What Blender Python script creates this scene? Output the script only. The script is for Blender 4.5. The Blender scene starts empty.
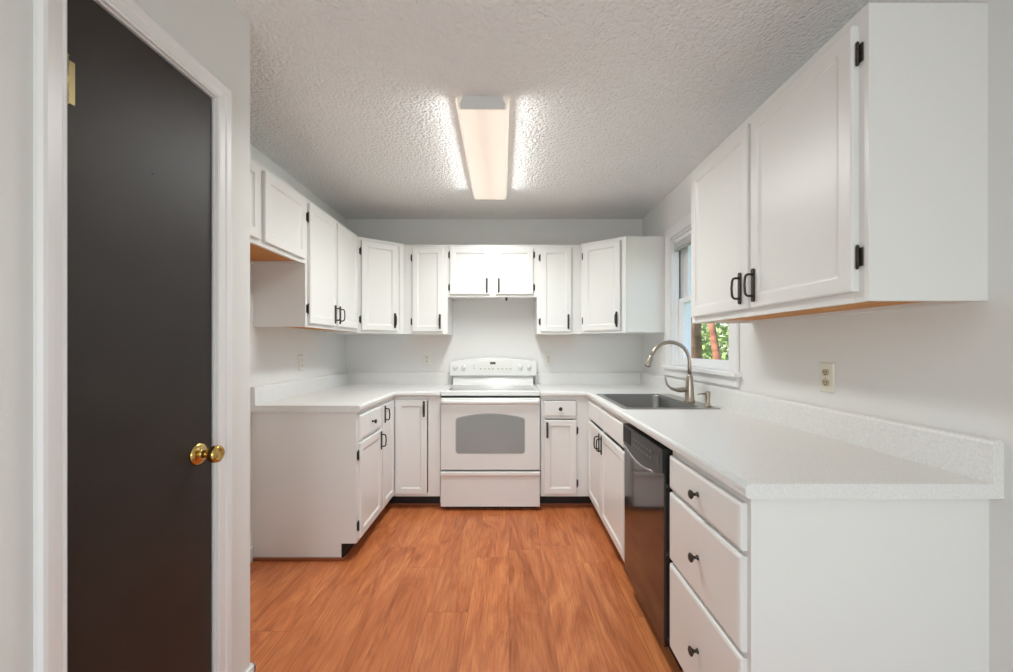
import bpy, bmesh, math, random
from mathutils import Vector, Matrix
PI = math.pi
scene = bpy.context.scene
COL = scene.collection
random.seed(7)

# ------------------------------------------------------------------ camera, world, lights, exposure
cam_d = bpy.data.cameras.new('camera')
cam_d.sensor_fit = 'HORIZONTAL'
cam_d.sensor_width = 36.0
cam_d.lens = 36.0 * 400.0 / 1013.0
cam_d.shift_x = -2.5 / 1013.0
cam_d.shift_y = 11.0 / 1013.0
cam_d.clip_start = 0.02
cam = bpy.data.objects.new('camera', cam_d)
COL.objects.link(cam)
cam.location = (0, 0, 1.247)
cam.rotation_euler = (PI / 2, 0, 0)
scene.camera = cam

scene.view_settings.view_transform = 'Standard'
scene.view_settings.look = 'None'
scene.view_settings.exposure = 0.06
scene.view_settings.gamma = 1.0
scene.view_settings.use_curve_mapping = False

world = bpy.data.worlds.new('sky')
scene.world = world
world.use_nodes = True
wn = world.node_tree
wn.nodes.clear()
w_out = wn.nodes.new('ShaderNodeOutputWorld')
w_bg = wn.nodes.new('ShaderNodeBackground')
w_sky = wn.nodes.new('ShaderNodeTexSky')
w_sky.sky_type = 'NISHITA'
w_sky.sun_disc = False
w_sky.sun_elevation = math.radians(50)
w_sky.sun_rotation = math.radians(-90)
w_bg.inputs['Strength'].default_value = 0.5
wn.links.new(w_sky.outputs[0], w_bg.inputs['Color'])
wn.links.new(w_bg.outputs[0], w_out.inputs['Surface'])


def light(name, kind, loc, rot, energy, color, size=None, size_y=None):
    d = bpy.data.lights.new(name, kind)
    d.energy = energy
    d.color = color
    if kind == 'AREA':
        d.shape = 'RECTANGLE'
        d.size = size
        d.size_y = size_y
    o = bpy.data.objects.new(name, d)
    COL.objects.link(o)
    o.location = loc
    o.rotation_euler = rot
    return o


sun = light('sun', 'SUN', (-6, 0, 9), (0, math.radians(-38), 0), 9.0, (1.0, 0.95, 0.86))
sun.data.angle = math.radians(1.0)
# added fill light in the unseen rear door opening, standing in for daylight
light('dining_daylight', 'AREA', (-0.75, -3.15, 1.10), (PI / 2, 0, 0), 22, (0.945, 0.985, 0.985), 2.5, 2.0)
# added fill: bare point light behind the camera, shining all round
fill_point = light('rear_fill_point', 'POINT', (-0.25, -1.15, 1.25), (0, 0, 0), 27, (0.945, 0.985, 0.985))
fill_point.data.shadow_soft_size = 0.30


# ------------------------------------------------------------------ materials
def lin(c):
    c /= 255.0
    return c / 12.92 if c <= 0.04045 else ((c + 0.055) / 1.055) ** 2.4


def rgb(r, g, b):
    return (lin(r), lin(g), lin(b), 1.0)


def mat(name, color, rough=0.5, metal=0.0, bump=None, spec=0.5, mottled=None, coat=0.0):
    m = bpy.data.materials.new(name)
    m.use_nodes = True
    nt = m.node_tree
    b = nt.nodes['Principled BSDF']
    b.inputs['Base Color'].default_value = color
    b.inputs['Roughness'].default_value = rough
    b.inputs['Metallic'].default_value = metal
    b.inputs['Specular IOR Level'].default_value = spec
    b.inputs['Coat Weight'].default_value = coat
    tc = nt.nodes.new('ShaderNodeTexCoord')
    if mottled:                                   # (scale, amount)
        n = nt.nodes.new('ShaderNodeTexNoise')
        n.inputs['Scale'].default_value = mottled[0]
        n.inputs['Detail'].default_value = 4
        r = nt.nodes.new('ShaderNodeValToRGB')
        a = mottled[1]
        r.color_ramp.elements[0].position = 0.35
        r.color_ramp.elements[1].position = 0.65
        r.color_ramp.elements[0].color = (color[0] * (1 - a), color[1] * (1 - a), color[2] * (1 - a), 1)
        r.color_ramp.elements[1].color = (min(1, color[0] * (1 + a)), min(1, color[1] * (1 + a)), min(1, color[2] * (1 + a)), 1)
        nt.links.new(tc.outputs['Object'], n.inputs['Vector'])
        nt.links.new(n.outputs['Fac'], r.inputs['Fac'])
        nt.links.new(r.outputs['Color'], b.inputs['Base Color'])
    if bump:                                      # (scale, strength, distance)
        n = nt.nodes.new('ShaderNodeTexNoise')
        n.inputs['Scale'].default_value = bump[0]
        n.inputs['Detail'].default_value = 3
        bp = nt.nodes.new('ShaderNodeBump')
        bp.inputs['Strength'].default_value = bump[1]
        bp.inputs['Distance'].default_value = bump[2]
        nt.links.new(tc.outputs['Object'], n.inputs['Vector'])
        nt.links.new(n.outputs['Fac'], bp.inputs['Height'])
        nt.links.new(bp.outputs['Normal'], b.inputs['Normal'])
    return m


M = {}
M['wall'] = mat('grey_white_wall_paint', rgb(229, 228, 225), 0.6, bump=(180, 0.10, 0.002))
M['trim'] = mat('white_trim_paint', rgb(236, 234, 233), 0.35)
M['cabinet'] = mat('white_cabinet_paint', rgb(233, 232, 229), 0.32, bump=(60, 0.04, 0.002))
M['laminate'] = mat('speckled_pale_laminate', rgb(229, 228, 225), 0.34, mottled=(170, 0.055))
M['appliance'] = mat('white_enamel', rgb(230, 229, 226), 0.22)
M['bronze'] = mat('dark_bronze', rgb(66, 58, 51), 0.42, 0.5)
M['black'] = mat('black_paint', rgb(20, 19, 18), 0.6)
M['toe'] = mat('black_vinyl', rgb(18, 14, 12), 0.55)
M['gloss_black'] = mat('gloss_black_panel', rgb(24, 19, 17), 0.13, spec=0.6, coat=0.35)
M['panel_grey'] = mat('charcoal_plastic', rgb(26, 26, 27), 0.30)
M['button'] = mat('grey_button', rgb(110, 112, 114), 0.4)
M['steel'] = mat('brushed_steel', rgb(176, 174, 170), 0.30, 1.0, bump=(300, 0.03, 0.001))
M['bowl_steel'] = mat('satin_bowl_steel', rgb(142, 142, 141), 0.36, 1.0)
M['nickel'] = mat('brushed_nickel', rgb(176, 165, 153), 0.30, 1.0)
M['chrome'] = mat('bright_strip', rgb(190, 190, 190), 0.25, 0.8)
M['brass'] = mat('polished_brass', rgb(205, 172, 102), 0.16, 1.0)
M['old_brass'] = mat('aged_brass', rgb(176, 160, 118), 0.32, 1.0)
M['dark_door'] = mat('dark_door_paint', rgb(46, 39, 35), 0.46, spec=0.35, mottled=(5, 0.10), bump=(90, 0.06, 0.002))
M['ivory'] = mat('ivory_plastic', rgb(230, 225, 210), 0.4)
M['tan'] = mat('tan_plastic', rgb(192, 178, 148), 0.4)
M['plate'] = mat('outlet_white_plastic', rgb(232, 230, 224), 0.4)
M['slot'] = mat('outlet_slot', rgb(70, 62, 52), 0.6)
M['vinyl'] = mat('white_vinyl', rgb(240, 240, 240), 0.35)
M['track_shade'] = mat('grey_track_shade', rgb(84, 86, 86), 0.6)
M['glass_top'] = mat('grey_ceramic_glass', rgb(150, 148, 146), 0.12)
M['oven_glass'] = mat('smoked_oven_glass', rgb(146, 148, 146), 0.06, spec=0.9)
M['metal_grey'] = mat('grey_painted_metal', rgb(168, 168, 167), 0.45)
M['cap_grey'] = mat('pale_grey_metal', rgb(222, 222, 222), 0.45)
M['shoe'] = mat('brown_shoe_molding', rgb(142, 78, 46), 0.45)
M['display'] = mat('display_black', rgb(24, 26, 28), 0.2)
M['bark'] = mat('bark', rgb(120, 88, 66), 0.9, mottled=(9, 0.35), bump=(30, 0.6, 0.02))
M['red_bark'] = mat('reddish_bark', rgb(140, 92, 66), 0.9, mottled=(7, 0.45), bump=(30, 0.6, 0.02))
M['leaf'] = mat('green_leaf', rgb(112, 138, 62), 0.6, mottled=(3, 0.35))
M['leaf_pale'] = mat('yellow_green_leaf', rgb(160, 172, 92), 0.6, mottled=(3, 0.35))
M['lawn'] = mat('lawn', rgb(96, 122, 62), 0.9, mottled=(4, 0.3))


def glass_mat():
    m = bpy.data.materials.new('window_glass')
    m.use_nodes = True
    nt = m.node_tree
    nt.nodes.clear()
    o = nt.nodes.new('ShaderNodeOutputMaterial')
    mx = nt.nodes.new('ShaderNodeMixShader')
    t = nt.nodes.new('ShaderNodeBsdfTransparent')
    g = nt.nodes.new('ShaderNodeBsdfGlossy')
    g.inputs['Roughness'].default_value = 0.02
    mx.inputs[0].default_value = 0.05
    nt.links.new(t.outputs[0], mx.inputs[1])
    nt.links.new(g.outputs[0], mx.inputs[2])
    nt.links.new(mx.outputs[0], o.inputs[0])
    return m


def lens_mat():
    m = bpy.data.materials.new('glowing_lens')
    m.use_nodes = True
    nt = m.node_tree
    b = nt.nodes['Principled BSDF']
    b.inputs['Base Color'].default_value = (0.8, 0.78, 0.74, 1)
    b.inputs['Roughness'].default_value = 0.4
    # two tubes glow through the ribbed plastic: brighter either side of a dimmer middle
    tc = nt.nodes.new('ShaderNodeTexCoord')
    sx = nt.nodes.new('ShaderNodeSeparateXYZ')
    ab = nt.nodes.new('ShaderNodeMath'); ab.operation = 'ABSOLUTE'
    rp = nt.nodes.new('ShaderNodeValToRGB')
    e = rp.color_ramp.elements
    e[0].position = 0.0;  e[0].color = (0.82, 0.61, 0.50, 1)
    e[1].position = 0.055; e[1].color = (1.0, 0.82, 0.64, 1)
    n = e.new(0.13); n.color = (0.98, 0.84, 0.72, 1)
    nt.links.new(tc.outputs['Object'], sx.inputs[0])
    nt.links.new(sx.outputs[0], ab.inputs[0])
    nt.links.new(ab.outputs[0], rp.inputs[0])
    nt.links.new(rp.outputs[0], b.inputs['Emission Color'])
    b.inputs['Emission Strength'].default_value = 0.56
    return m


def wood_under_mat():
    m = mat('bare_wood_underside', rgb(190, 128, 62), 0.55)
    nt = m.node_tree
    b = nt.nodes['Principled BSDF']
    tc = nt.nodes.new('ShaderNodeTexCoord')
    mp = nt.nodes.new('ShaderNodeMapping'); mp.inputs['Scale'].default_value = (3, 40, 40)
    n = nt.nodes.new('ShaderNodeTexNoise'); n.inputs['Scale'].default_value = 2; n.inputs['Detail'].default_value = 6
    r = nt.nodes.new('ShaderNodeValToRGB')
    r.color_ramp.elements[0].color = rgb(186, 112, 38)
    r.color_ramp.elements[1].color = rgb(224, 156, 74)
    nt.links.new(tc.outputs['Object'], mp.inputs[0]); nt.links.new(mp.outputs[0], n.inputs['Vector'])
    nt.links.new(n.outputs['Fac'], r.inputs[0]); nt.links.new(r.outputs[0], b.inputs['Base Color'])
    return m


def floor_mat():
    m = bpy.data.materials.new('orange_laminate_planks')
    m.use_nodes = True
    nt = m.node_tree
    L = nt.links.new
    b = nt.nodes['Principled BSDF']
    b.inputs['Roughness'].default_value = 0.36
    b.inputs['Specular IOR Level'].default_value = 0.4
    tc = nt.nodes.new('ShaderNodeTexCoord')
    def math_(op, a, b=None):
        n_ = nt.nodes.new('ShaderNodeMath'); n_.operation = op
        for k_, v_ in ((0, a), (1, b)):
            if v_ is None: continue
            if isinstance(v_, (int, float)): n_.inputs[k_].default_value = v_
            else: L(v_, n_.inputs[k_])
        return n_.outputs[0]
    PW, PL = 0.192, 1.28
    xyz = nt.nodes.new('ShaderNodeSeparateXYZ'); L(tc.outputs['Object'], xyz.inputs[0])
    u = math_('DIVIDE', xyz.outputs[0], PW)
    row = math_('FLOOR', u)
    wn1 = nt.nodes.new('ShaderNodeTexWhiteNoise'); wn1.noise_dimensions = '1D'; L(row, wn1.inputs['W'])
    v = math_('ADD', math_('DIVIDE', xyz.outputs[1], PL), math_('MULTIPLY', wn1.outputs['Value'], 7.0))
    idn = nt.nodes.new('ShaderNodeCombineXYZ'); L(row, idn.inputs[0]); L(math_('FLOOR', v), idn.inputs[1])
    wn2 = nt.nodes.new('ShaderNodeTexWhiteNoise'); wn2.noise_dimensions = '2D'; L(idn.outputs[0], wn2.inputs['Vector'])
    fu = math_('MULTIPLY', math_('PINGPONG', u, 0.5), PW)
    fv = math_('MULTIPLY', math_('PINGPONG', v, 0.5), PL)
    seam = math_('LESS_THAN', math_('MINIMUM', fu, fv), 0.0009)
    # grain, shifted from plank to plank
    sep = nt.nodes.new('ShaderNodeVectorMath'); sep.operation = 'MULTIPLY_ADD'
    sep.inputs[1].default_value = (31.0, 77.0, 50.0)
    L(wn2.outputs['Color'], sep.inputs[0]); L(tc.outputs['Object'], sep.inputs[2])
    mp = nt.nodes.new('ShaderNodeMapping'); mp.inputs['Scale'].default_value = (4.6, 0.85, 1)
    L(sep.outputs[0], mp.inputs[0])
    n1 = nt.nodes.new('ShaderNodeTexNoise')
    n1.inputs['Scale'].default_value = 1.6; n1.inputs['Detail'].default_value = 8
    n1.inputs['Roughness'].default_value = 0.62; n1.inputs['Distortion'].default_value = 2.2
    L(mp.outputs[0], n1.inputs['Vector'])
    mp2 = nt.nodes.new('ShaderNodeMapping'); mp2.inputs['Scale'].default_value = (90, 4, 1)
    L(sep.outputs[0], mp2.inputs[0])
    n2 = nt.nodes.new('ShaderNodeTexNoise')
    n2.inputs['Scale'].default_value = 1.5; n2.inputs['Detail'].default_value = 5
    L(mp2.outputs[0], n2.inputs['Vector'])
    r1 = nt.nodes.new('ShaderNodeValToRGB')
    e = r1.color_ramp.elements
    e[0].position = 0.28; e[0].color = rgb(164, 88, 46)
    e[1].position = 0.72; e[1].color = rgb(228, 148, 92)
    mid = e.new(0.48); mid.color = rgb(203, 120, 72)
    L(n1.outputs['Fac'], r1.inputs[0])
    mx = nt.nodes.new('ShaderNodeMix'); mx.data_type = 'RGBA'; mx.blend_type = 'MULTIPLY'
    mx.inputs[0].default_value = 0.55
    r2 = nt.nodes.new('ShaderNodeValToRGB')
    r2.color_ramp.elements[0].position = 0.3; r2.color_ramp.elements[0].color = (0.62, 0.55, 0.5, 1)
    r2.color_ramp.elements[1].position = 0.6; r2.color_ramp.elements[1].color = (1, 1, 1, 1)
    L(n2.outputs['Fac'], r2.inputs[0])
    L(r1.outputs[0], mx.inputs[6]); L(r2.outputs[0], mx.inputs[7])
    mx2 = nt.nodes.new('ShaderNodeMix'); mx2.data_type = 'RGBA'; mx2.blend_type = 'MULTIPLY'
    mx2.inputs[0].default_value = 1.0
    r3 = nt.nodes.new('ShaderNodeValToRGB')
    r3.color_ramp.elements[0].color = (0.90, 0.88, 0.87, 1)
    r3.color_ramp.elements[1].color = (1.04, 1.04, 1.04, 1)
    L(wn2.outputs['Value'], r3.inputs[0])
    L(mx.outputs[2], mx2.inputs[6]); L(r3.outputs[0], mx2.inputs[7])
    mx3 = nt.nodes.new('ShaderNodeMix'); mx3.data_type = 'RGBA'
    mx3.inputs[7].default_value = rgb(112, 58, 32)
    mm = nt.nodes.new('ShaderNodeMath'); mm.operation = 'MULTIPLY'; mm.inputs[1].default_value = 0.6
    L(seam, mm.inputs[0]); L(mm.outputs[0], mx3.inputs[0]); L(mx2.outputs[2], mx3.inputs[6])
    L(mx3.outputs[2], b.inputs['Base Color'])
    return m


def ceiling_mat():
    m = mat('textured_ceiling', rgb(243, 242, 240), 0.8)
    nt = m.node_tree
    L = nt.links.new
    b = nt.nodes['Principled BSDF']
    tc = nt.nodes.new('ShaderNodeTexCoord')
    n = nt.nodes.new('ShaderNodeTexNoise')
    n.inputs['Scale'].default_value = 46; n.inputs['Detail'].default_value = 3; n.inputs['Distortion'].default_value = 0.6
    v = nt.nodes.new('ShaderNodeTexVoronoi'); v.inputs['Scale'].default_value = 70
    ad = nt.nodes.new('ShaderNodeMath'); ad.operation = 'MULTIPLY_ADD'; ad.inputs[1].default_value = -0.5
    L(tc.outputs['Object'], n.inputs['Vector']); L(tc.outputs['Object'], v.inputs['Vector'])
    L(v.outputs['Distance'], ad.inputs[0]); L(n.outputs['Fac'], ad.inputs[2])
    bp = nt.nodes.new('ShaderNodeBump'); bp.inputs['Strength'].default_value = 0.8; bp.inputs['Distance'].default_value = 0.014
    L(ad.outputs[0], bp.inputs['Height']); L(bp.outputs[0], b.inputs['Normal'])
    return m


M['bounce_grey'] = mat('pale_grey_bounce_pile', rgb(224, 223, 219), 0.95, mottled=(90, 0.12), bump=(220, 0.5, 0.006))
M['glass'] = glass_mat()
M['lens'] = lens_mat()
M['wood_under'] = wood_under_mat()
M['floor'] = floor_mat()
M['ceiling'] = ceiling_mat()


# ------------------------------------------------------------------ mesh helpers
class MB:
    def __init__(self):
        self.bm = bmesh.new()

    def box(self, x0, x1, y0, y1, z0, z1, bevel=0.0, seg=2):
        r = bmesh.ops.create_cube(self.bm, size=1.0)
        vs = r['verts']
        for v in vs:
            v.co = Vector((x0 if v.co.x < 0 else x1, y0 if v.co.y < 0 else y1, z0 if v.co.z < 0 else z1))
        if bevel:
            es = list({e for v in vs for e in v.link_edges})
            bmesh.ops.bevel(self.bm, geom=es, offset=bevel, segments=seg, affect='EDGES', profile=0.5)
        return self

    def prism(self, pts, h0, h1, axis='Z', smooth=False):
        """polygon pts extruded from h0 to h1 along axis (Z: pts=(x,y); Y: pts=(x,z); X: pts=(y,z))"""
        def P(a, b, h):
            return {'Z': (a, b, h), 'Y': (a, h, b), 'X': (h, a, b)}[axis]
        bm = self.bm
        A = [bm.verts.new(P(a, b, h0)) for a, b in pts]
        B = [bm.verts.new(P(a, b, h1)) for a, b in pts]
        n = len(pts)
        fs = [bm.faces.new(A), bm.faces.new(list(reversed(B)))]
        for i in range(n):
            f = bm.faces.new((A[i], B[i], B[(i + 1) % n], A[(i + 1) % n]))
            f.smooth = smooth
            fs.append(f)
        bmesh.ops.recalc_face_normals(bm, faces=fs)
        return self

    def loops(self, rings, cap0=True, cap1=True, smooth=False, closed=True):
        bm = self.bm
        R = [[bm.verts.new(p) for p in r] for r in rings]
        n = len(R[0])
        fs = []
        for a, b in zip(R[:-1], R[1:]):
            for i in range(n if closed else n - 1):
                f = bm.faces.new((a[i], a[(i + 1) % n], b[(i + 1) % n], b[i]))
                f.smooth = smooth
                fs.append(f)
        if cap0:
            fs.append(bm.faces.new(list(reversed(R[0]))))
        if cap1:
            fs.append(bm.faces.new(R[-1]))
        bmesh.ops.recalc_face_normals(bm, faces=fs)
        return self

    def rects(self, w, h, prof, x=0, z=0):
        """stack of concentric rectangles in the XZ plane: prof = [(inset, y), ...]"""
        return self.loops([[(x + i, y, z + i), (x + w - i, y, z + i), (x + w - i, y, z + h - i), (x + i, y, z + h - i)] for i, y in prof])

    def tube(self, pts, r, n=10, smooth=True):
        pts = [Vector(p) for p in pts]
        rr = r if isinstance(r, (list, tuple)) else [r] * len(pts)
        rings = []
        up = None
        for i, p in enumerate(pts):
            t = (pts[min(i + 1, len(pts) - 1)] - pts[max(i - 1, 0)]).normalized()
            if up is None:
                up = Vector((0, 0, 1)) if abs(t.z) < 0.9 else Vector((0, 1, 0))
            a = t.cross(up)
            if a.length < 1e-5:
                up = Vector((1, 0, 0)); a = t.cross(up)
            a.normalize()
            b = a.cross(t).normalized()
            up = b
            rings.append([p + (a * math.cos(2 * PI * k / n) + b * math.sin(2 * PI * k / n)) * rr[i] for k in range(n)])
        return self.loops(rings, smooth=smooth)

    def lathe(self, prof, c=(0, 0, 0), axis='Z', n=20):
        """prof = [(radius, height), ...] turned about axis through c"""
        rings = []
        for r, h in prof:
            ring = []
            for k in range(n):
                a, b = r * math.cos(2 * PI * k / n), r * math.sin(2 * PI * k / n)
                p = {'Z': (a, b, h), 'Y': (a, h, b), 'X': (h, a, b)}[axis]
                ring.append((p[0] + c[0], p[1] + c[1], p[2] + c[2]))
            rings.append(ring)
        return self.loops(rings, smooth=True)

    def build(self, name, material, parent=None, loc=(0, 0, 0), rotz=0.0):
        me = bpy.data.meshes.new(name)
        self.bm.to_mesh(me)
        self.bm.free()
        me.materials.append(M[material] if isinstance(material, str) else material)
        o = bpy.data.objects.new(name, me)
        COL.objects.link(o)
        o.location = loc
        o.rotation_euler = (0, 0, rotz)
        if parent:
            o.parent = parent
        return o


def tag(o, label=None, cat=None, group=None, kind=None):
    if label: o['label'] = label
    if cat: o['category'] = cat
    if group: o['group'] = group
    if kind: o['kind'] = kind
    return o


def thing(name, label, cat, loc=(0, 0, 0), rotz=0.0, group=None):
    o = bpy.data.objects.new(name, None)
    o.empty_display_size = 0.1
    COL.objects.link(o)
    o.location = loc
    o.rotation_euler = (0, 0, rotz)
    return tag(o, label, cat, group)


def struct(o):
    o['kind'] = 'structure'
    return o


# ------------------------------------------------------------------ the place: key planes (metres)
XR, XL, YB, ZC = 1.230, -1.502, 3.687, 2.427     # right wall, left wall, back wall, ceiling
XP, YP = -0.943, 1.457                           # pantry wall plane and the end of it
CT = 0.907                                       # worktop height
UT, UB = 2.127, 1.366                            # wall cabinets: top and bottom
FXR, FXL, FYB = 0.620, -0.892, 3.077             # face frames of the base cabinets
REAR = -3.2

# floor, ceiling, walls
struct(MB().box(-3.2, XR + .15, 0.30, YB + .15, -0.1, 0).build('floor', 'floor'))
struct(MB().box(-3.2, XR + .15, REAR - .15, 0.30, -0.1, 0).build('floor_bounce', 'bounce_grey'))  # unseen rear floor, made pale grey to bounce neutral light forward
struct(MB().box(-3.2, XR + .15, REAR - .15, YB + .15, ZC, ZC + .12).build('ceiling', 'ceiling'))
struct(MB().box(XL - .12, XR + .15, YB, YB + .15, 0, ZC).build('wall_back', 'wall'))
struct(MB().box(XL - .12, XL, YP - .12, YB, 0, ZC).build('wall_left', 'wall'))
WY0, WY1, WZ0, WZ1 = 2.215, 3.030, 1.108, 2.070  # window opening in the right wall
struct(MB().box(XR, XR + .15, REAR, WY0, 0, ZC).box(XR, XR + .15, WY1, YB, 0, ZC)
       .box(XR, XR + .15, WY0, WY1, 0, WZ0).box(XR, XR + .15, WY0, WY1, WZ1, ZC).build('wall_right', 'wall'))
# pantry wall with the doorway in it; it stops where the kitchen widens
DY0, DY1, DZ = 0.846, 1.276, 2.040
wp = MB()
wp.box(XP - .11, XP, 0.15, DY0 - .018, 0, ZC).box(XP - .11, XP, DY1 + .018, YP, 0, ZC).box(XP - .11, XP, DY0 - .018, DY1 + .018, DZ + .018, ZC)
wp.box(XL, XP - .11, YP - .11, YP, 0, ZC)
wp.box(-3.2, XP - .11, 0.15, 0.26, 0, ZC)
struct(wp.build('wall_pantry', 'wall'))
struct(MB().box(XL - .02, XL, 0.26, YP - .12, 0, ZC).build('wall_pantry_back', 'wall'))
struct(MB().box(-3.2, -3.1, REAR, 0.15, 0, ZC).build('wall_dining', 'wall'))
struct(MB().box(-3.1, -2.05, REAR - .1, REAR, 0, ZC).box(0.55, XR, REAR - .1, REAR, 0, ZC).box(-2.05, .55, REAR - .1, REAR, 2.12, ZC)
       .build('wall_rear', 'wall'))

# door jamb, casing, door
jb = MB()
jb.box(XP - .11, XP, DY0 - .018, DY0 - .002, 0, DZ + .002).box(XP - .11, XP, DY1 + .002, DY1 + .018, 0, DZ + .002)
jb.box(XP - .11, XP, DY0 - .018, DY1 + .018, DZ + .002, DZ + .018)
struct(jb.build('trim_1', 'trim'))


def casing_ring(y0, y1, z1, wd, prof, x, z0=0.0):
    """mitred casing round a doorway: prof = [(offset from the opening, protrusion)]"""
    mb = MB()
    rings = []
    for off, out in prof:
        rings.append([(x + out, y0 - off * .84, z0), (x + out, y0 - off * .84, z1 + off), (x + out, y1 + off, z1 + off), (x + out, y1 + off, z0)])
    mb.loops(rings, cap0=False, cap1=False, closed=False)
    return mb


cz = casing_ring(DY0 - .001, DY1 + .006, DZ + .006, .06,
                 [(0, 0.0), (0, .010), (.006, .013), (.012, .010), (.030, .012), (.034, .016), (.050, .018), (.058, .016), (.062, .008), (.062, 0.0)], XP)
struct(cz.build('trim_2', 'trim'))
door = thing('door_1', None, None, (XP - .003, DY0, 0.0))
door['kind'] = 'structure'
MB().box(-.034, 0, .002, DY1 - DY0 - .003, .012, DZ - .003, .002).build('door_panel', 'dark_door', door)
for hz in (1.817, 0.25):
    h = MB()
    h.lathe([(.0055, -.048), (.0055, .048)], (.006, -.001, 0), n=12)
    h.box(.0002, .0022, .000, .022, -.046, .046)
    for k in (-.030, -.010, .010, .030):
        h.lathe([(.0062, k - .0012), (.0062, k + .0012)], (.006, -.001, 0), n=12)
    h.lathe([(.004, .048), (.0065, .051), (.003, .055)], (.006, -.001, 0), n=12)
    h.lathe([(.003, -.055), (.0065, -.051), (.004, -.048)], (.006, -.001, 0), n=12)
    h.build('hinge', 'old_brass', door, (0, .002, hz))
MB().lathe([(.0026, .0), (.0026, .0012)], axis='X', n=10).build('nail_hole', 'black', door, (0, 1.062 - DY0, 1.706))
kb = MB()
kb.lathe([(.0335, .0002), (.0335, .002), (.030, .006), (.024, .009), (.014, .011), (.0115, .014), (.0115, .030), (.016, .036), (.0235, .041), (.0255, .046),
          (.0265, .056), (.0245, .062), (.020, .065), (.015, .0635), (.006, .062)], axis='X', n=28)
kb.build('door_knob', 'brass', door, (0, 1.219 - DY0, 0.921))

# baseboards
bb = MB()
bb.box(XP, XP + .013, DY1 + .074, YP + .013, 0, .088, .003).box(XL + .02, XP + .013, YP, YP + .013, 0, .088, .003)
struct(bb.build('baseboard_pantry', 'trim'))
struct(MB().box(XL, XL + .013, YP + .013, 2.333, 0, .088, .003).build('baseboard_left', 'trim'))
struct(MB().box(XR - .013, XR, REAR, 1.020, 0, .088, .003).build('baseboard_right', 'trim'))
struct(MB().box(XP, XP + .013, .15, DY0 - .072, 0, .088, .003).build('baseboard_doorway', 'trim'))

# ------------------------------------------------------------------ window over the sink
win = thing('window_1', None, None, (XR, WY0, WZ0))
win['kind'] = 'structure'
WW, WH = WY1 - WY0, WZ1 - WZ0
c = MB()    # casing: two legs and a head, then stool and apron
c.box(-.017, 0, -.084, -.002, 0.0, WH, .004).box(-.017, 0, WW + .002, WW + .082, 0.0, WH, .004).box(-.018, 0, -.084, WW + .082, WH, WH + .074, .004)
c.build('casing', 'trim', win)
MB().box(-.045, .075, -.105, WW + .10, -.022, 0.004, .005).build('sill', 'trim', win)
MB().box(-.016, 0, -.084, WW + .082, -.078, -.022, .004).build('apron', 'trim', win)
j = MB()
j.box(.028, .044, .016, .030, 0, WH - .016).box(.028, .044, WW - .030, WW - .016, 0, WH - .016).box(.0735, .0815, .016, .026, 0, WH - .016).box(.0735, .0815, WW - .026, WW - .016, 0, WH - .016)
j.box(0, .14, -.0, .016, 0, WH).box(0, .14, WW - .016, WW, 0, WH).box(0, .14, 0, WW, WH - .016, WH).box(.075, .14, 0, WW, -.0, .016)
j.build('jamb', 'vinyl', win)
tk = MB()
for x in (.052, .082):
    tk.box(x, x + .009, WW - .019, WW - .0155, .50, .88).box(x, x + .009, .0155, .019, .50, .88)
tk.build('sash_track_shade', 'track_shade', win)  # thin strips on the jamb, shadow of the track grooves put in as grey


def sash(x, z0, z1):
    s = MB()
    a, b = .020, WW - .020
    s.box(x, x + .028, a, a + .050, z0, z1, .003).box(x, x + .028, b - .075, b, z0, z1, .003)
    s.box(x + .0004, x + .0276, a + .02, b - .02, z0 + .0005, z0 + .055).box(x + .0004, x + .0276, a + .02, b - .02, z1 - .036, z1 - .0005)
    o = s.build('sash', 'vinyl', win)
    MB().box(x + .011, x + .015, a + .045, b - .070, z0 + .05, z1 - .03).build('pane', 'glass', o)


sash(.045, .005, .500)
sash(.082, .465, WH - .017)
bl = thing('window_blind', 'white slatted blind drawn up to the head of the window above the sink', 'blind', (XR + .012, WY0 + .02, WZ1 - .018))
bw = WW - .04
MB().box(0, .028, 0, bw, -.030, 0, .002).build('head_rail', 'vinyl', bl)
s = MB()
for k in range(7):
    s.box(.001, .027, .004, bw - .004, -.036 - .006 * k, -.0335 - .006 * k)
s.build('slat_stack', 'vinyl', bl)
MB().box(.002, .026, .002, bw - .002, -.092, -.076, .003).build('bottom_rail', 'metal_grey', bl)


# ------------------------------------------------------------------ cabinet parts
def door_leaf(root, x, z, w, h, y=0.0, rotz=0.0, frame=.046, t=.019):
    mb = MB()
    mb.rects(w, h, [(0, 0), (0, -t + .005), (.0015, -t + .0015), (.005, -t), (frame - .004, -t), (frame, -t + .001), (frame + .003, -t + .005), (frame + .009, -t + .0085)])
    return mb.build('door', 'cabinet', root, (x, y, z), rotz)


def drawer_front(root, x, z, w, h, t=.019, knob=True, name='drawer'):
    mb = MB()
    mb.rects(w, h, [(0, 0), (0, -t + .008), (.003, -t + .003), (.010, -t), (.02, -t)])
    o = mb.build(name, 'cabinet', root, (x, 0, z))
    if knob:
        add_knob(o, w / 2, h / 2, t)
    return o


def add_knob(d, x, z, t=.019):
    k = MB()
    k.lathe([(.0085, 0), (.0085, -.002), (.005, -.005), (.0048, -.013), (.0105, -.018), (.0145, -.022), (.0145, -.0245), (.011, -.0275), (.004, -.0285)], axis='Y', n=18)
    k.build('knob', 'bronze', d, (x, -t, z))


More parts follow.
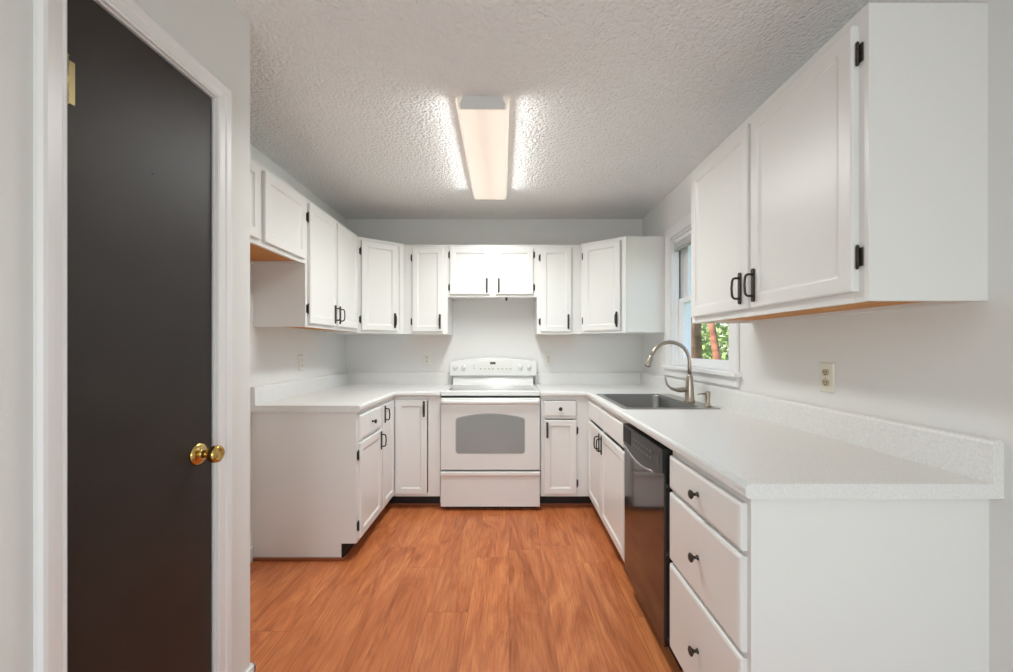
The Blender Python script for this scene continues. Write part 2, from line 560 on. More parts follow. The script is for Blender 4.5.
def add_handle(d, x, z, t=.019, span=.040, ht=.062, out=.032):
    """upright bow pull on a long rounded back plate"""
    m = MB()
    pts = [(.0075 * math.cos(a), ht - .0075 + .0075 * math.sin(a)) for a in [PI * k / 6 for k in range(7)]]
    pts += [(-p[0], -p[1]) for p in pts]
    m.prism(pts, -.007, 0, 'Y')
    arc = []
    r = .012
    arc.append((0, -.003, span))
    arc.append((0, -out + r, span))
    for k in range(1, 5):
        a = PI / 2 * k / 5
        arc.append((0, -out + r - r * math.sin(a), span - r + r * math.cos(a)))
    arc.append((0, -out - .001, span - r - .002))
    arc.append((0, -out - .003, 0))
    arc += [(0, p[1], -p[2]) for p in reversed(arc[:-1])]
    m.tube(arc, .0044, n=8)
    m.build('handle', 'bronze', d, (x, -t, z))


def add_hinge(d, x, z, side):
    """partial-wrap hinge; x is the door edge, side -1 = frame lies to the left"""
    m = MB()
    a, b = (x - .016, x) if side < 0 else (x, x + .016)
    m.box(a, b, -.0035, -.0005, z - .024, z + .024, .001, 1)
    cx = x + side * .0045
    m.lathe([(.004, z - .025), (.004, z + .025)], (cx, -.0075, 0), n=10)
    m.lathe([(.003, z + .025), (.0045, z + .028), (.001, z + .033)], (cx, -.0075, 0), n=10)
    m.lathe([(.001, z - .033), (.0045, z - .028), (.003, z - .025)], (cx, -.0075, 0), n=10)
    m.build('hinge', 'bronze', d)


def face_frame(root, w, z0, z1, st=.040, rails=(.036, .036), mids=(), cross=(), sl=None, sr=None):
    f = MB()
    f.box(0, sl or st, 0, .019, z0, z1, .0012, 1).box(w - (sr or st), w, 0, .019, z0, z1, .0012, 1)
    f.box(st, w - st, .0002, .0188, z0, z0 + rails[0]).box(st, w - st, .0002, .0188, z1 - rails[1], z1)
    for a, b in mids:
        f.box(a, b, .0004, .0186, z0 + .01, z1 - .01)
    for a, b in cross:
        f.box(st, w - st, .0004, .0186, a, b)
    return f.build('face_frame', 'cabinet', root)


def wall_box(root, w, d, z0, z1, bare=True):
    b = MB()
    b.box(-.0005, .016, .0008, d, z0, z1).box(w - .016, w + .0005, .0008, d, z0, z1).box(.016, w - .016, .019, d, z1 - .016, z1)
    b.box(.016, w - .016, d - .010, d, z0, z1 - .016)
    b.build('body', 'cabinet', root)
    u = MB().box(.0165, w - .0165, .0195, d - .0105, z0 + .014, z0 + .026).build('bottom_panel', 'wood_under' if bare else 'cabinet', root)
    if bare:
        u['label'] = 'bare orange-brown wood underside'


def upper(name, label, loc, rotz, w, z0, z1, doors, d=.305, mids=(), group='white wall cabinets'):
    """doors: (x0, x1, hinge side -1/+1, handle or None, hinges?)"""
    root = thing(name, label, 'cabinet', loc, rotz, group)
    wall_box(root, w, d, z0, z1, z0 < 1.6 or z0 > 1.7)
    face_frame(root, w, z0, z1, mids=mids, sl=max(.04, doors[0][0] + .014), sr=max(.04, w - doors[-1][1] + .014))
    fill_doors(root, doors, z0 + .022, z1 - .026)
    return root


def fill_doors(root, doors, za, zb, y=0.0):
    for x0, x1, hs, hand, hng in doors:
        dl = door_leaf(root, x0, za, x1 - x0, zb - za, y)
        if hand is not None:
            hx = (x1 - x0 - .026) if hs < 0 else .026
            add_handle(dl, hx, hand)
        if hng:
            hx = 0 if hs < 0 else x1 - x0
            hh = zb - za
            add_hinge(dl, hx, .085 if hh > .5 else .06, hs)
            add_hinge(dl, hx, hh - (.085 if hh > .5 else .06), hs)


RB = 0.0
YU, XUR, XUL = YB - .305, XR - .305, XL + .305
# back wall, left to right
upper('wall_cabinet', 'narrow white wall cabinet between the left corner cabinet and the short one above the stove', (-.890, YU, 0), 0, .371, UB - .012, UT - .016,
      [(.075, .335, -1, .085, True)])
upper('wall_cabinet', 'short white two-door wall cabinet above the stove', (-.518, YU, 0), 0, .754, 1.668, UT - .016,
      [(.020, .357, -1, .075, True), (.406, .722, 1, .075, True)], mids=[(.345, .415)])
upper('wall_cabinet', 'narrow white wall cabinet between the short stove cabinet and the right corner cabinet', (.237, YU, 0), 0, .373, UB - .012, UT - .016,
      [(.030, .288, -1, .085, True)])
# left wall: local x runs towards the back wall
upper('wall_cabinet', 'white two-door wall cabinet on the left wall, its orange underside showing', (XUL, 2.352, 0), PI / 2, .803, UB, UT,
      [(.022, .385, -1, .080, True), (.408, .775, 1, .080, False)], mids=[(.37, .42)])
upper('wall_cabinet', 'short white wall cabinet high over the fridge space, beside the pantry wall', (XUL, 1.462, 0), PI / 2, .889, 1.735, UT,
      [(.030, .440, -1, None, False), (.475, .862, 1, None, False)], mids=[(.43, .485)])
# right wall, nearest the camera
rc = thing('wall_cabinet', 'large white two-door wall cabinet at right in front, beside the window', 'cabinet', (XUR, 2.020, 0), -PI / 2, 'white wall cabinets')
wall_box(rc, .992, .305, UB, UT + .004)
face_frame(rc, .992, UB, UT + .004, mids=[(.48, .53)])
fill_doors(rc, [(.026, .498, -1, None, False), (.516, .962, 1, None, False)], UB + .028, UT - .030)
dl, dr = [o for o in rc.children if o.name.startswith('door')]
add_handle(dl, .428, .082)
add_handle(dr, .024, .082)
for z in (.090, .625):
    add_hinge(dr, .446, z, 1)


def corner_upper(label, A, B, walls, dx0, dx1, z0, z1):
    """diagonal corner wall cabinet; A, B = ends of the diagonal front, walls = the plan points behind, from B round to A"""
    A, B = Vector(A), Vector(B)
    u = (B - A).normalized()
    ang = math.atan2(u.y, u.x)
    n = Vector((-u.y, u.x))
    root = thing('corner_wall_cabinet', label, 'cabinet', (A.x, A.y, 0), ang, 'white wall cabinets')
    loc = [(0, .019), ((B - A).length, .019)]
    w = (B - A).length
    for p in walls:
        q = Vector(p) - A
        loc.append((q.dot(u), q.dot(n)))
    # side panels meet the face frame squarely
    MB().prism([(0.0, .0005)] + [(w, .0005)] + loc[2:], z0 + .002, z1, 'Z').build('body', 'cabinet', root)
    f = MB()
    f.box(.0, .036, -.006, .0, z0, z1, .001, 1).box(w - .036, w, -.006, .0, z0, z1, .001, 1)
    f.box(.036, w - .036, -.0058, 0, z0, z0 + .036).box(.036, w - .036, -.0058, 0, z1 - .036, z1)
    f.build('face_frame', 'cabinet', root)
    fill_doors(root, [(dx0, dx1, -1, .085, True)], z0 + .022, z1 - .026, -.006)
    return root


corner_upper('white diagonal wall cabinet in the left corner', (XUL, 3.155), (-.892, YU), [(-.892, YB), (XL, YB), (XL, 3.155)], .028, .322, UB - .008, UT - .010)
corner_upper('white diagonal wall cabinet in the right corner, behind the faucet', (.612, YU), (XUR, 3.150), [(XR, 3.150), (XR, YB), (.612, YB)], .024, .345, UB - .006, UT - .008)

hk = MB()
hk.box(-.010, .010, -.006, .006, -.006, 0, .001, 1)
hk.lathe([(.004, -.030), (.009, -.026), (.010, -.016), (.006, -.006)], n=12)
tag(hk.build('cup_hook', 'black', None, (-.022, YU + .0095, 1.668)), 'small black clip under the short cabinet above the stove', 'clip')

# ------------------------------------------------------------------ base cabinets
BT = CT - .039
TK = .098


def base_box(root, w, d, name='body', toe=None):
    b = MB()
    prof = [(.0008, TK), (.0885, TK), (.0885, 0), (d, 0), (d, BT), (.0008, BT)]
    b.prism(prof, -.0005, .016, 'X')
    b.prism(prof, w - .016, w + .0005, 'X')
    b.box(.016, w - .016, .0195, d - .01, TK, TK + .016)
    b.box(.016, w - .016, d - .010, d, TK, BT)
    b.build(name, 'cabinet', root)
    ta, tb = toe or (0, w)
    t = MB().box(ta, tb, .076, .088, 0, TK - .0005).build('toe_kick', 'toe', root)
    t['label'] = 'black recessed toe kick'


G = 'white base cabinets'
# left run: drawer over door, near end panel bare
lb = thing('base_cabinet', 'white base cabinet with drawer over door, nearest one under the left worktop', 'cabinet', (FXL, 2.339, 0), PI / 2, G)
base_box(lb, .432, .610)
face_frame(lb, .432, TK, BT, cross=[(.675, .705)])
drawer_front(lb, .018, .700, .396, .145)
d1 = door_leaf(lb, .018, .120, .396, .560)
add_handle(d1, .372, .49)
add_hinge(d1, 0, .075, -1); add_hinge(d1, 0, .49, -1)

# left corner: two tall leaves meeting in the inside corner
lc = thing('corner_base_cabinet', 'white corner base cabinet with two folding tall doors left of the stove', 'cabinet', (FXL, FYB, 0), 0, G)
b = MB()
x0, y0, y1, x1 = XL - FXL, 2.772 - FYB, YB - FYB, -.527 - FXL
b.box(x0, -.0195, y0, y1, TK, TK + .016).box(x0, x0 + .01, y0, y1, TK + .016, BT).box(x0 + .01, x1, y1 - .01, y1, TK, BT)
b.box(x1 - .016, x1, .0195, y1 - .01, TK, BT).box(x1 - .016, x1, .075, y1 - .01, 0, TK).box(-.0195, x1 - .016, .0195, y1 - .01, TK, TK + .016)
b.box(x0 + .01, -.0195, y0, y0 + .014, TK + .016, BT)
b.build('body', 'cabinet', lc)
f = MB()
f.box(x1 - .095, x1, 0, .019, TK, BT, .001, 1).box(-.019, x1 - .095, 0, .0188, BT - .036, BT).box(-.019, x1 - .095, 0, .0188, TK, TK + .03)
f.box(-.019, 0, y0, y0 + .03, TK, BT, .001, 1).box(-.0188, 0, y0 + .03, .0, BT - .036, BT).box(-.0188, 0, y0 + .03, 0, TK, TK + .03)
f.build('face_frame', 'cabinet', lc)
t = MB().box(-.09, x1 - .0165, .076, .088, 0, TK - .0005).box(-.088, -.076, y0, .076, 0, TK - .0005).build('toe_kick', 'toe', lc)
t['label'] = 'black recessed toe kick'
da = door_leaf(lc, .019, .118, .244, .722, y=.003)
add_handle(da, .222, .655)
db = door_leaf(lc, -.003, .118, .270, .722, y=y0 + .024, rotz=PI / 2)
add_handle(db, .026, .655)

# right of the stove: drawer over a narrow door
rb = thing('base_cabinet', 'narrow white base cabinet with one drawer over one door right of the stove', 'cabinet', (.243, FYB, 0), 0, G)
base_box(rb, .376, .610, toe=(0, .453))
face_frame(rb, .376, TK, BT, rails=(.036, .028), cross=[(.695, .725)])
MB().box(.275, .337, .0003, .0185, TK + .01, BT - .01).build('filler', 'cabinet', rb)
drawer_front(rb, .024, .714, .250, .122)
d2 = door_leaf(rb, .026, .120, .248, .568)
add_handle(d2, .024, .492)
add_hinge(d2, .248, .08, 1); add_hinge(d2, .248, .485, 1)

# right run; local x runs from the back towards the camera
sb = thing('sink_base_cabinet', 'white base cabinet with two doors and two blank false fronts under the sink', 'cabinet', (FXR, FYB, 0), -PI / 2, G)
base_box(sb, .998, .610)
face_frame(sb, .998, TK, BT, mids=[(.43, .48)], cross=[(.70, .725)])
drawer_front(sb, .030, .712, .412, .128, knob=False, name='false_front')
drawer_front(sb, .455, .712, .525, .128, knob=False, name='false_front')
e1 = door_leaf(sb, .030, .120, .412, .568)
e2 = door_leaf(sb, .455, .120, .525, .568)
add_handle(e1, .385, .49)
add_handle(e2, .026, .49)
add_hinge(e2, .525, .09, 1); add_hinge(e2, .525, .48, 1)

kd = thing('drawer_cabinet', 'white base cabinet with three drawers at the near end of the right worktop', 'cabinet', (FXR, 1.515, 0), -PI / 2, G)
base_box(kd, .490, .610)
face_frame(kd, .490, TK, BT, cross=[(.435, .455), (.700, .722)])
drawer_front(kd, .010, .716, .464, .124)
drawer_front(kd, .010, .452, .464, .250)
drawer_front(kd, .010, .122, .464, .314)

# ------------------------------------------------------------------ dishwasher
dw = thing('dishwasher', 'black glossy built-in dishwasher between the sink cabinet and the three drawers', 'dishwasher', (FXR, 2.056, 0), -PI / 2)
W = .532
b = MB()
b.box(.004, W - .004, .030, .58, .08, BT - .006).box(.02, W - .02, .07, .09, .0, .08)
b.build('tub', 'black', dw)
MB().box(.004, W - .003, -.028, .029, .100, .770, .004).build('door', 'gloss_black', dw)
pts = [(.004, BT - .012), (.004, .764)]
for k in range(1, 16):
    a = k / 16.0
    pts.append((.004 + (W - .007) * a, .764 - .042 * math.sin(PI * a) ** 0.8))
pts += [(W - .003, .764), (W - .003, BT - .012)]
cp = MB().prism(list(reversed(pts)), -.035, .028, 'Y').build('control_panel', 'panel_grey', dw)
lip = [(.03 + (W - .14) * k / 14.0, -.036, .768 - .044 * math.sin(PI * (.055 + .76 * k / 14.0)) ** 0.8) for k in range(15)]
lo = MB().tube(lip, .0048, n=8).build('handle_lip', 'chrome', cp)
lo['label'] = 'pale curved pull edge'
g = MB().box(.02, .135, -.0365, -.0345, .772, .845).build('vent', 'black', cp)
for k in range(7):
    for r_ in range(2):
        MB().box(0, .020, -.0015, .0, 0, .010, .0006, 1).build('button', 'button', cp, (.175 + k * .036, -.0352, .785 + r_ * .026))
MB().box(.43, .50, -.036, -.0345, .785, .825).build('display', 'display', cp)
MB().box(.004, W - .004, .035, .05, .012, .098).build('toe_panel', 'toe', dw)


# ------------------------------------------------------------------ worktops
def slab(xs, ys, filled, z0, z1, front):
    """slab of grid cells with open cells left out; front(mid) picks the long front edges to round"""
    bm = bmesh.new()
    vt, vb = {}, {}
    def V(d, i, j, z):
        if (i, j) not in d:
            d[(i, j)] = bm.verts.new((xs[i], ys[j], z))
        return d[(i, j)]
    nx, ny = len(xs) - 1, len(ys) - 1
    F = lambda i, j: 0 <= i < nx and 0 <= j < ny and filled(i, j)
    for i in range(nx):
        for j in range(ny):
            if not F(i, j):
                continue
            q = [(i, j), (i + 1, j), (i + 1, j + 1), (i, j + 1)]
            bm.faces.new([V(vt, a, c_, z1) for a, c_ in q])
            bm.faces.new([V(vb, a, c_, z0) for a, c_ in reversed(q)])
            for (da_, db_), (p, r_) in zip([(0, -1), (1, 0), (0, 1), (-1, 0)], [(0, 1), (1, 2), (2, 3), (3, 0)]):
                if not F(i + da_, j + db_):
                    a, c_ = q[p], q[r_]
                    bm.faces.new([V(vb, *a, z0), V(vb, *c_, z0), V(vt, *c_, z1), V(vt, *a, z1)])
    bmesh.ops.dissolve_limit(bm, angle_limit=.01, verts=bm.verts, edges=bm.edges)
    es = []
    for e in bm.edges:
        a, c_ = e.verts[0].co, e.verts[1].co
        if abs(a.z - c_.z) < 1e-5 and front((a + c_) / 2):
            es.append(e)
    bmesh.ops.bevel(bm, geom=es, offset=.013, segments=4, affect='EDGES', profile=0.5)
    for f_ in bm.faces:
        if f_.calc_area() < .03 and max(abs(f_.normal.x), abs(f_.normal.y), abs(f_.normal.z)) < .999:
            f_.smooth = True
    m = MB()
    m.bm.free()
    m.bm = bm
    return m


XF, XFL, YF = .588, -.866, 3.045
wr = thing('worktop', 'long pale laminate worktop along the right wall with the sink in it', 'worktop', (0, 0, 0), 0, 'laminate worktops')
xs, ys = [.240, XF, .645, 1.145, XR], [.994, 2.200, 2.862, YF, YB]
slab(xs, ys, lambda i, j: (i >= 1 or j == 3) and not (i == 2 and j == 1), CT - .038, CT,
     lambda m: (abs(m.x - XF) < .002 and m.y < YF) or (abs(m.y - YF) < .002 and m.x < XF + .001)).build('top', 'laminate', wr)
splash = [(0, 0), (0, .104), (-.006, .108), (-.016, .108), (-.024, .104), (-.027, .097), (-.027, 0)]
s = MB().prism([(XR + a, CT + b_) for a, b_ in splash], .994, YB, 'Y').prism([(YB + a, CT + b_) for a, b_ in splash], .240, XR - .0275, 'X')
s.build('backsplash', 'laminate', wr)
wl = thing('worktop', 'shorter pale laminate worktop in the left corner by the fridge space', 'worktop', (0, 0, 0), 0, 'laminate worktops')
xs, ys = [XL, XFL, -.524], [2.322, YF, YB]
slab(xs, ys, lambda i, j: i == 0 or j == 1, CT - .038, CT,
     lambda m: (abs(m.x - XFL) < .002 and m.y < YF) or (abs(m.y - YF) < .002 and m.x > XFL - .001)).build('top', 'laminate', wl)
s = MB().prism([(XL - a, CT + b_) for a, b_ in splash], 2.322, YB, 'Y').prism([(YB + a, CT + b_) for a, b_ in splash], XL + .0275, -.524, 'X')
s.build('backsplash', 'laminate', wl)


# ------------------------------------------------------------------ sink, faucet, soap dispenser
def rrect(x0, x1, y0, y1, r, z, n=6):
    pts = []
    for cx, cy, a0 in ((x1 - r, y1 - r, 0), (x0 + r, y1 - r, PI / 2), (x0 + r, y0 + r, PI), (x1 - r, y0 + r, 1.5 * PI)):
        for k in range(n + 1):
            a = a0 + PI / 2 * k / n
            pts.append((cx + r * math.cos(a), cy + r * math.sin(a), z))
    return pts


sk = thing('kitchen_sink', 'stainless steel sink set in the right worktop under the window', 'sink', (0, 0, 0))
ex, ey = (.627, 1.163), (2.180, 2.880)
bx, by = (.668, 1.056), (2.225, 2.842)
m = MB()
m.loops([rrect(ex[0], ex[1], ey[0], ey[1], .02, CT + .0005), rrect(ex[0] + .002, ex[1] - .002, ey[0] + .002, ey[1] - .002, .02, CT + .0045),
         rrect(bx[0] - .012, bx[1] + .012, by[0] - .012, by[1] + .012, .05, CT + .0045)], cap0=False, cap1=False)
m.build('rim', 'steel', sk)
m = MB()
m.loops([rrect(bx[0] - .012, bx[1] + .012, by[0] - .012, by[1] + .012, .05, CT + .0045), rrect(bx[0] - .003, bx[1] + .003, by[0] - .003, by[1] + .003, .047, CT + .001),
         rrect(bx[0], bx[1], by[0], by[1], .045, CT - .008), rrect(bx[0] + .010, bx[1] - .010, by[0] + .010, by[1] - .010, .045, CT - .150),
         rrect(bx[0] + .035, bx[1] - .035, by[0] + .035, by[1] - .035, .04, CT - .176)], cap0=False, cap1=True, smooth=True)
m.build('bowl', 'bowl_steel', sk)
m = MB().lathe([(.045, 0), (.045, .003), (.038, .004), (.034, .001), (.01, .001)], ((bx[0] + bx[1]) / 2, (by[0] + by[1]) / 2, CT - .1755))
m.build('drain', 'chrome', sk)

FZ = CT + .0047
fc = thing('faucet', 'tall brushed nickel gooseneck faucet behind the sink bowl', 'faucet', (1.106, 2.450, FZ))
MB().lathe([(.031, 0), (.031, .006), (.027, .012), (.026, .05), (.0245, .09), (.0175, .155), (.0145, .170)], n=24).build('base', 'nickel', fc)
pts = [(0, 0, .165), (0, 0, .22)]
R_ = .119
for k in range(0, 15):
    a = PI * .90 * k / 14
    pts.append((-R_ + R_ * math.cos(a), 0, .246 + R_ * math.sin(a)))
MB().tube(pts, .0115, n=14).build('spout', 'nickel', fc)
pe, pd = Vector(pts[-1]), (Vector(pts[-1]) - Vector(pts[-2])).normalized()
MB().tube([pe - pd * .004, pe + pd * .010, pe + pd * .030, pe + pd * .066, pe + pd * .070], [.0125, .0145, .0150, .0200, .0190], n=14).build('spray_head', 'nickel', fc)
MB().tube([pe + pd * .0695, pe + pd * .0725], .0155, n=14).build('nozzle', 'black', fc)
MB().tube([(-.018, 0, .075), (-.060, 0, .072), (-.085, 0, .074), (-.115, 0, .083), (-.138, 0, .105), (-.147, 0, .135), (-.149, 0, .165)],
          [.0165, .0155, .0105, .0075, .0065, .0058, .0050], n=12).build('lever', 'nickel', fc)
sd = thing('soap_dispenser', 'small nickel soap dispenser on the sink rim right of the faucet', 'soap dispenser', (1.128, 2.270, FZ))
MB().lathe([(.018, 0), (.018, .005), (.013, .010), (.0125, .05), (.014, .056), (.014, .078), (.009, .083)], n=18).build('pump', 'nickel', sd)
MB().tube([(-.008, 0, .070), (-.050, 0, .070), (-.058, 0, .064)], [.0055, .005, .0045], n=10).build('spout', 'nickel', sd)

# ------------------------------------------------------------------ stove
SX0, SW = -.521, .758
st = thing('stove', 'white free-standing electric stove with oven between the base cabinets', 'stove', (SX0, 3.052, 0))
D = YB - 3.052
b = MB()
b.box(.002, SW - .002, .028, D - .02, .045, .868).box(.03, SW - .03, .05, D - .05, .0, .046)
b.box(.0, SW, .012, .030, .862, .872)
b.build('body', 'black', st)
MB().box(.0, SW, .029, D - .02, .040, .866).build('side_panels', 'appliance', st)
b = MB()
b.box(0, SW, .004, D - .05, .874, .910, .006, 3)
b.build('cooktop', 'appliance', st)
MB().box(.045, SW - .045, .070, .455, .909, .9118, .001, 1).build('glass_top', 'glass_top', st)['label'] = 'grey ceramic glass cooking surface'
# oven door
od = MB().box(.002, SW - .002, -.014, .028, .312, .858, .006, 3).build('oven_door', 'appliance', st)
def arch_window(x0_, x1_, z0_, zs, zt, r):
    p = []
    for k in range(6):
        a = PI + PI / 2 * k / 5
        p.append((x0_ + r + r * math.cos(a), z0_ + r + r * math.sin(a)))
    for k in range(6):
        a = 1.5 * PI + PI / 2 * k / 5
        p.append((x1_ - r + r * math.cos(a), z0_ + r + r * math.sin(a)))
    for k in range(5):
        a = PI / 2 * k / 5 * .8
        p.append((x1_ - r + r * math.cos(a), zs - r + r * math.sin(a)))
    for k in range(1, 12):
        a = k / 12
        p.append((x1_ - r * .7 - (x1_ - x0_ - 1.4 * r) * a, zs + (zt - zs) * math.sin(PI * a) ** .9))
    for k in range(5):
        a = PI / 2 + PI / 2 * .2 + PI / 2 * .8 * k / 4
        p.append((x0_ + r + r * math.cos(a), zs - r + r * math.sin(a)))
    return p


MB().prism(arch_window(.115, .643, .436, .712, .742, .024), -.0148, -.012, 'Y').build('window_border', 'metal_grey', od)
q = arch_window(.121, .637, .442, .707, .736, .020)
MB().prism(q, -.0155, -.012, 'Y').build('window', 'oven_glass', od)['label'] = 'arched smoked glass oven window'
h = MB()
rings = []
for x, s_ in ((.004, .5), (.010, .9), (.03, 1), (.06, 1), (SW / 2, 1.05), (SW - .06, 1), (SW - .03, 1), (SW - .010, .9), (SW - .004, .5)):
    yy = -.022 - (.022 if .02 < x < SW - .02 else .006)
    rings.append([(x, yy + .016 * math.cos(a) * s_, .832 + .019 * math.sin(a) * s_) for a in [2 * PI * k / 12 for k in range(12)]])
h.loops(rings, smooth=True)
h.box(.012, .045, -.032, -.010, .815, .849, .004).box(SW - .045, SW - .012, -.032, -.010, .815, .849, .004)
h.build('handle', 'appliance', od)
# storage drawer
dr_ = MB()
dr_.prism([(-.012, .034), (-.012, .240), (-.016, .262), (-.026, .276), (-.026, .296), (-.016, .300), (.028, .300), (.028, .034)], .003, SW - .003, 'X')
dr_.build('storage_drawer', 'appliance', st)
# backguard: sloping riser and arched console
MB().prism([(D - .115, .910), (D - .078, 1.000), (D - .012, 1.000), (D - .012, .88), (D - .115, .88)], .02, SW - .02, 'X').build('riser', 'appliance', st)
con = MB()
pts = [(-.010, .990), (SW + .010, .990), (SW + .011, 1.10), (SW + .002, 1.122)]
for k in range(1, 12):
    a = k / 12
    pts.append((SW + .002 - (SW + .004) * a, 1.122 + .030 * math.sin(PI * a) ** .9))
pts += [(-.002, 1.122), (-.011, 1.10)]
con.prism(pts, D - .118, D - .030, 'Y')
bmesh.ops.bevel(con.bm, geom=[e for e in con.bm.edges if all(abs(v.co.y - (D - .118)) < 1e-4 for v in e.verts)], offset=.006, segments=3, affect='EDGES', profile=.5)
co = con.build('console', 'appliance', st)
for px in (455, 463.6, 520.5, 529):
    x = (px - 509) / 112.6 - SX0
    k = MB()
    k.lathe([(.021, 0), (.0205, -.010), (.017, -.016), (.008, -.017)], axis='Y', n=20)
    k.box(-.0035, .0035, -.026, -.012, -.017, .017, .002)
    k.build('knob', 'appliance', co, (x, D - .118, 1.070))
MB().box(.245, .560, D - .1195, D - .117, 1.018, 1.128, .001, 1).build('control_panel', 'plate', co)
MB().box(.352, .402, D - .1205, D - .119, 1.093, 1.113).build('display', 'display', co)
for k in range(8):
    MB().box(0, .016, -.0012, 0, 0, .008).build('button', 'metal_grey', co, (.262 + k * .036 + (.0 if k < 4 else .012), D - .1196, 1.048))
for k in range(3):
    MB().box(0, .012, -.0012, 0, 0, .006).build('button', 'metal_grey', co, (.205, D - .118, 1.050 + .018 * k))


# ------------------------------------------------------------------ outlets
def outlet(label, loc, rotz, plate='plate', sock='plate', group='wall outlets'):
    o = thing('wall_outlet', label, 'outlet', loc, rotz, group)
    MB().rects(.070, .115, [(0, 0), (0, -.003), (.003, -.006), (.008, -.0065)], -.035, -.0575).build('plate', plate, o)
    for z in (-.020, .020):
        k = MB()
        pts = [(.0165 * math.cos(a), max(-.0125, min(.0125, .0165 * math.sin(a)))) for a in [2 * PI * i / 20 for i in range(20)]]
        k.prism(pts, -.0085, -.006, 'Y')
        s_ = k.build('socket', sock, o, (0, 0, z))
        e_ = MB()
        e_.box(-.0075, -.0050, -.0092, -.0084, -.002, .007).box(.0050, .0075, -.0092, -.0084, -.002, .006).lathe([(.0028, -.0092), (.0028, -.0084)], (0, 0, -.0075), 'Y', 10)
        e_.build('slot', 'slot', s_)
    MB().lathe([(.003, -.0075), (.003, -.006)], axis='Y', n=10).build('screw', 'chrome', o)
    return o


outlet('ivory wall outlet with tan sockets above the right worktop', (XR, 1.545, 1.129), -PI / 2, 'ivory', 'tan')
outlet('white wall outlet on the back wall just left of the stove', (-.757, YB, 1.135), 0, sock='ivory')
outlet('white wall outlet on the back wall just right of the stove', (.362, YB, 1.135), 0, sock='ivory')
outlet('white wall outlet on the left wall over the left worktop', (XL, 2.890, 1.132), PI / 2, sock='ivory')
sw = thing('light_switch', 'small white switch plate beside the window behind the faucet', 'switch', (XR, 3.205, 1.110), -PI / 2)
MB().rects(.070, .115, [(0, 0), (0, -.003), (.003, -.006), (.008, -.0065)], -.035, -.0575).build('plate', 'plate', sw)
MB().box(-.005, .005, -.016, -.006, -.004, .010, .001, 1).build('toggle', 'plate', sw)

# ------------------------------------------------------------------ ceiling fixture with its own lamp
cl = thing('ceiling_light', 'glowing white wraparound fluorescent fixture on the ceiling', 'light', (-.134, 2.440, ZC), math.radians(1.0))
HL = .562
MB().box(-.095, .095, -HL + .004, HL - .004, -.046, 0).build('housing', 'trim', cl)
prof = [(-.125, -.012), (-.126, -.030), (-.118, -.062), (-.108, -.072), (.108, -.072), (.118, -.062), (.126, -.030), (.125, -.012), (.122, -.012), (.122, -.030), (.114, -.060), (.106, -.068), (-.106, -.068), (-.114, -.060), (-.122, -.030), (-.122, -.012)]
MB().prism(prof, -HL, HL, 'Y').build('lens', 'lens', cl)
ep = [(-.104, -.062), (.104, -.062), (.108, -.040), (.092, -.004), (-.092, -.004), (-.108, -.040)]
for y in (-HL + .001, HL - .005):
    MB().prism(ep, y, y + .004, 'Y').build('end_cap', 'cap_grey', cl)
# the tubes shine down through the bottom of the lens and out through its two long sides
for nm, loc_, ry, en, sz in (('fixture_lamp', (0, 0, -.078), 0, 22, .22), ('fixture_side_lamp', (-.134, 0, -.046), PI / 2, 0.95, .04), ('fixture_side_lamp', (.134, 0, -.046), -PI / 2, 0.95, .04)):
    lamp = light(nm, 'AREA', loc_, (0, ry, 0), en, (.95, .985, .975), sz, 1.10)
    lamp.parent = cl
    lamp.data.spread = math.radians(116 if ry else 156)

# ------------------------------------------------------------------ brown shoe molding along the toe kicks
sm = MB()
sm.box(XL + .013, FXL - .070, 2.325, 2.338, 0, .019, .003).box(FXL - .0755, FXL - .063, 2.325, FYB + .075, 0, .019, .003)
sm.box(FXL - .063, -.53, FYB + .063, FYB + .0755, 0, .019, .003).box(.245, FXR + .063, FYB + .063, FYB + .0755, 0, .019, .003)
sm.box(FXR + .063, FXR + .0755, 2.08, FYB + .06, 0, .019, .003).box(FXR + .063, FXR + .0755, 1.03, 1.512, 0, .019, .003)
struct(sm.build('trim_3', 'shoe'))

# ------------------------------------------------------------------ garden outside the window
struct(MB().box(1.6, 40, -12, 40, -.9, -.8).build('ground', 'lawn'))


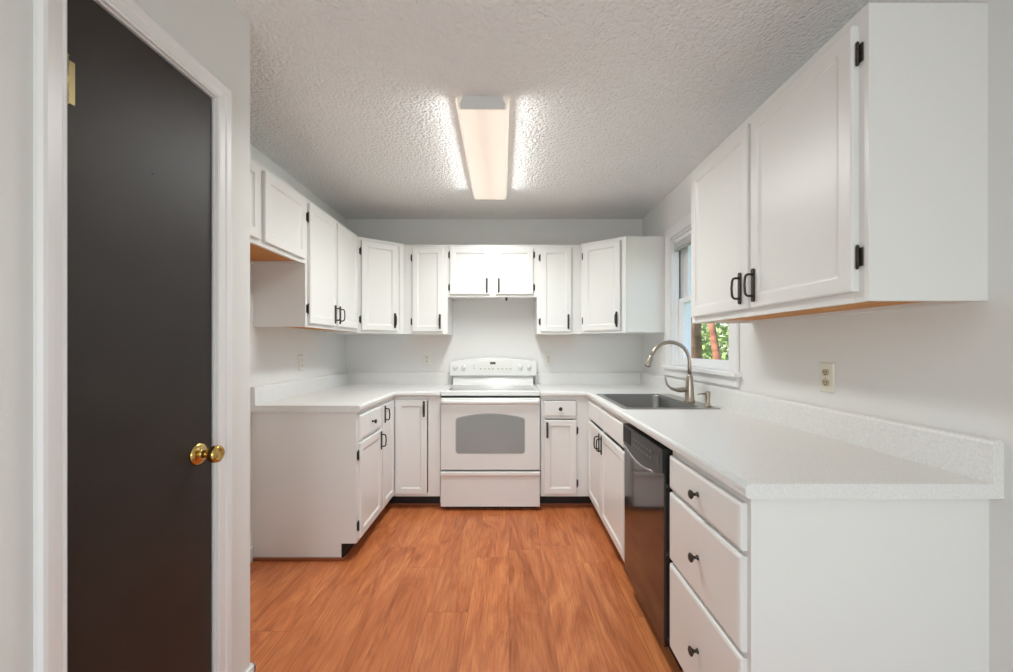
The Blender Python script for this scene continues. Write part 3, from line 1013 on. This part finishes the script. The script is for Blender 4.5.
def foliage(center, rad, count, size, flat=1.0):
    m_ = MB()
    for _ in range(count):
        v = Vector((random.gauss(0, 1), random.gauss(0, 1), random.gauss(0, 1))).normalized() * (random.random() ** .4)
        p = Vector(center) + Vector((v.x * rad[0], v.y * rad[1], v.z * rad[2]))
        a = Vector((random.gauss(0, 1), random.gauss(0, 1), random.gauss(0, 1) * flat)).normalized()
        bb_ = a.orthogonal().normalized()
        s_ = size * random.uniform(.6, 1.3)
        vs = [m_.bm.verts.new(p + a * s_), m_.bm.verts.new(p + bb_ * s_ * .45 + a * .2 * s_), m_.bm.verts.new(p - a * s_ * .8), m_.bm.verts.new(p - bb_ * s_ * .45 + a * .2 * s_)]
        m_.bm.faces.new(vs)
    return m_


def tree(label, x, y, r, lean, bark, leaf, h=5.0):
    t_ = thing('tree', label, 'tree', (x, y, -.8), 0, 'trees outside the window')
    MB().tube([(0, 0, 0), (lean[0] * .3, lean[1] * .3, h * .3), (lean[0] * .7, lean[1] * .7, h * .6), (lean[0], lean[1], h)], [r * 1.3, r, r * .85, r * .5], n=12).build('trunk', bark, t_)
    MB().tube([(lean[0] * .5, lean[1] * .5, h * .5), (lean[0] * .5 + .5, lean[1] * .5 - .2, h * .75)], [r * .5, r * .2], n=8).build('branch', bark, t_)
    foliage((lean[0], lean[1], h), (1.5, 1.5, 1.2), 1500, .09).build('foliage', leaf, t_)
    return t_


tree('leaning brown tree outside the window, left of the reddish trunk', 3.44, 7.2, .09, (-.9, -1.6), 'bark', 'leaf')
tree('reddish-brown tree trunk outside the window under the large cabinet', 4.70, 8.6, .085, (.15, 1.6), 'red_bark', 'leaf_pale', 5.5)
for i, (x, y, rx, rz, lf, lb_) in enumerate([
        (5.2, 11.0, 1.3, 1.7, 'leaf', 'dark green shrub seen through the window behind the trunks'),
        (6.9, 14.0, 1.6, 2.3, 'leaf_pale', 'yellow-green shrub furthest out beyond the window'),
        (8.0, 11.3, 1.3, 1.9, 'leaf_pale', 'pale green shrub at right beyond the window')]):
    sh = thing('shrub', lb_, 'shrub', (x, y, -.8), 0, 'shrubs outside the window')
    foliage((0, 0, rz), (rx, rx, rz), 2600, .10).build('foliage', lf, sh)
    MB().tube([(0, 0, 0), (.05, 0, rz)], [.06, .03], n=8).build('stem', 'bark', sh)
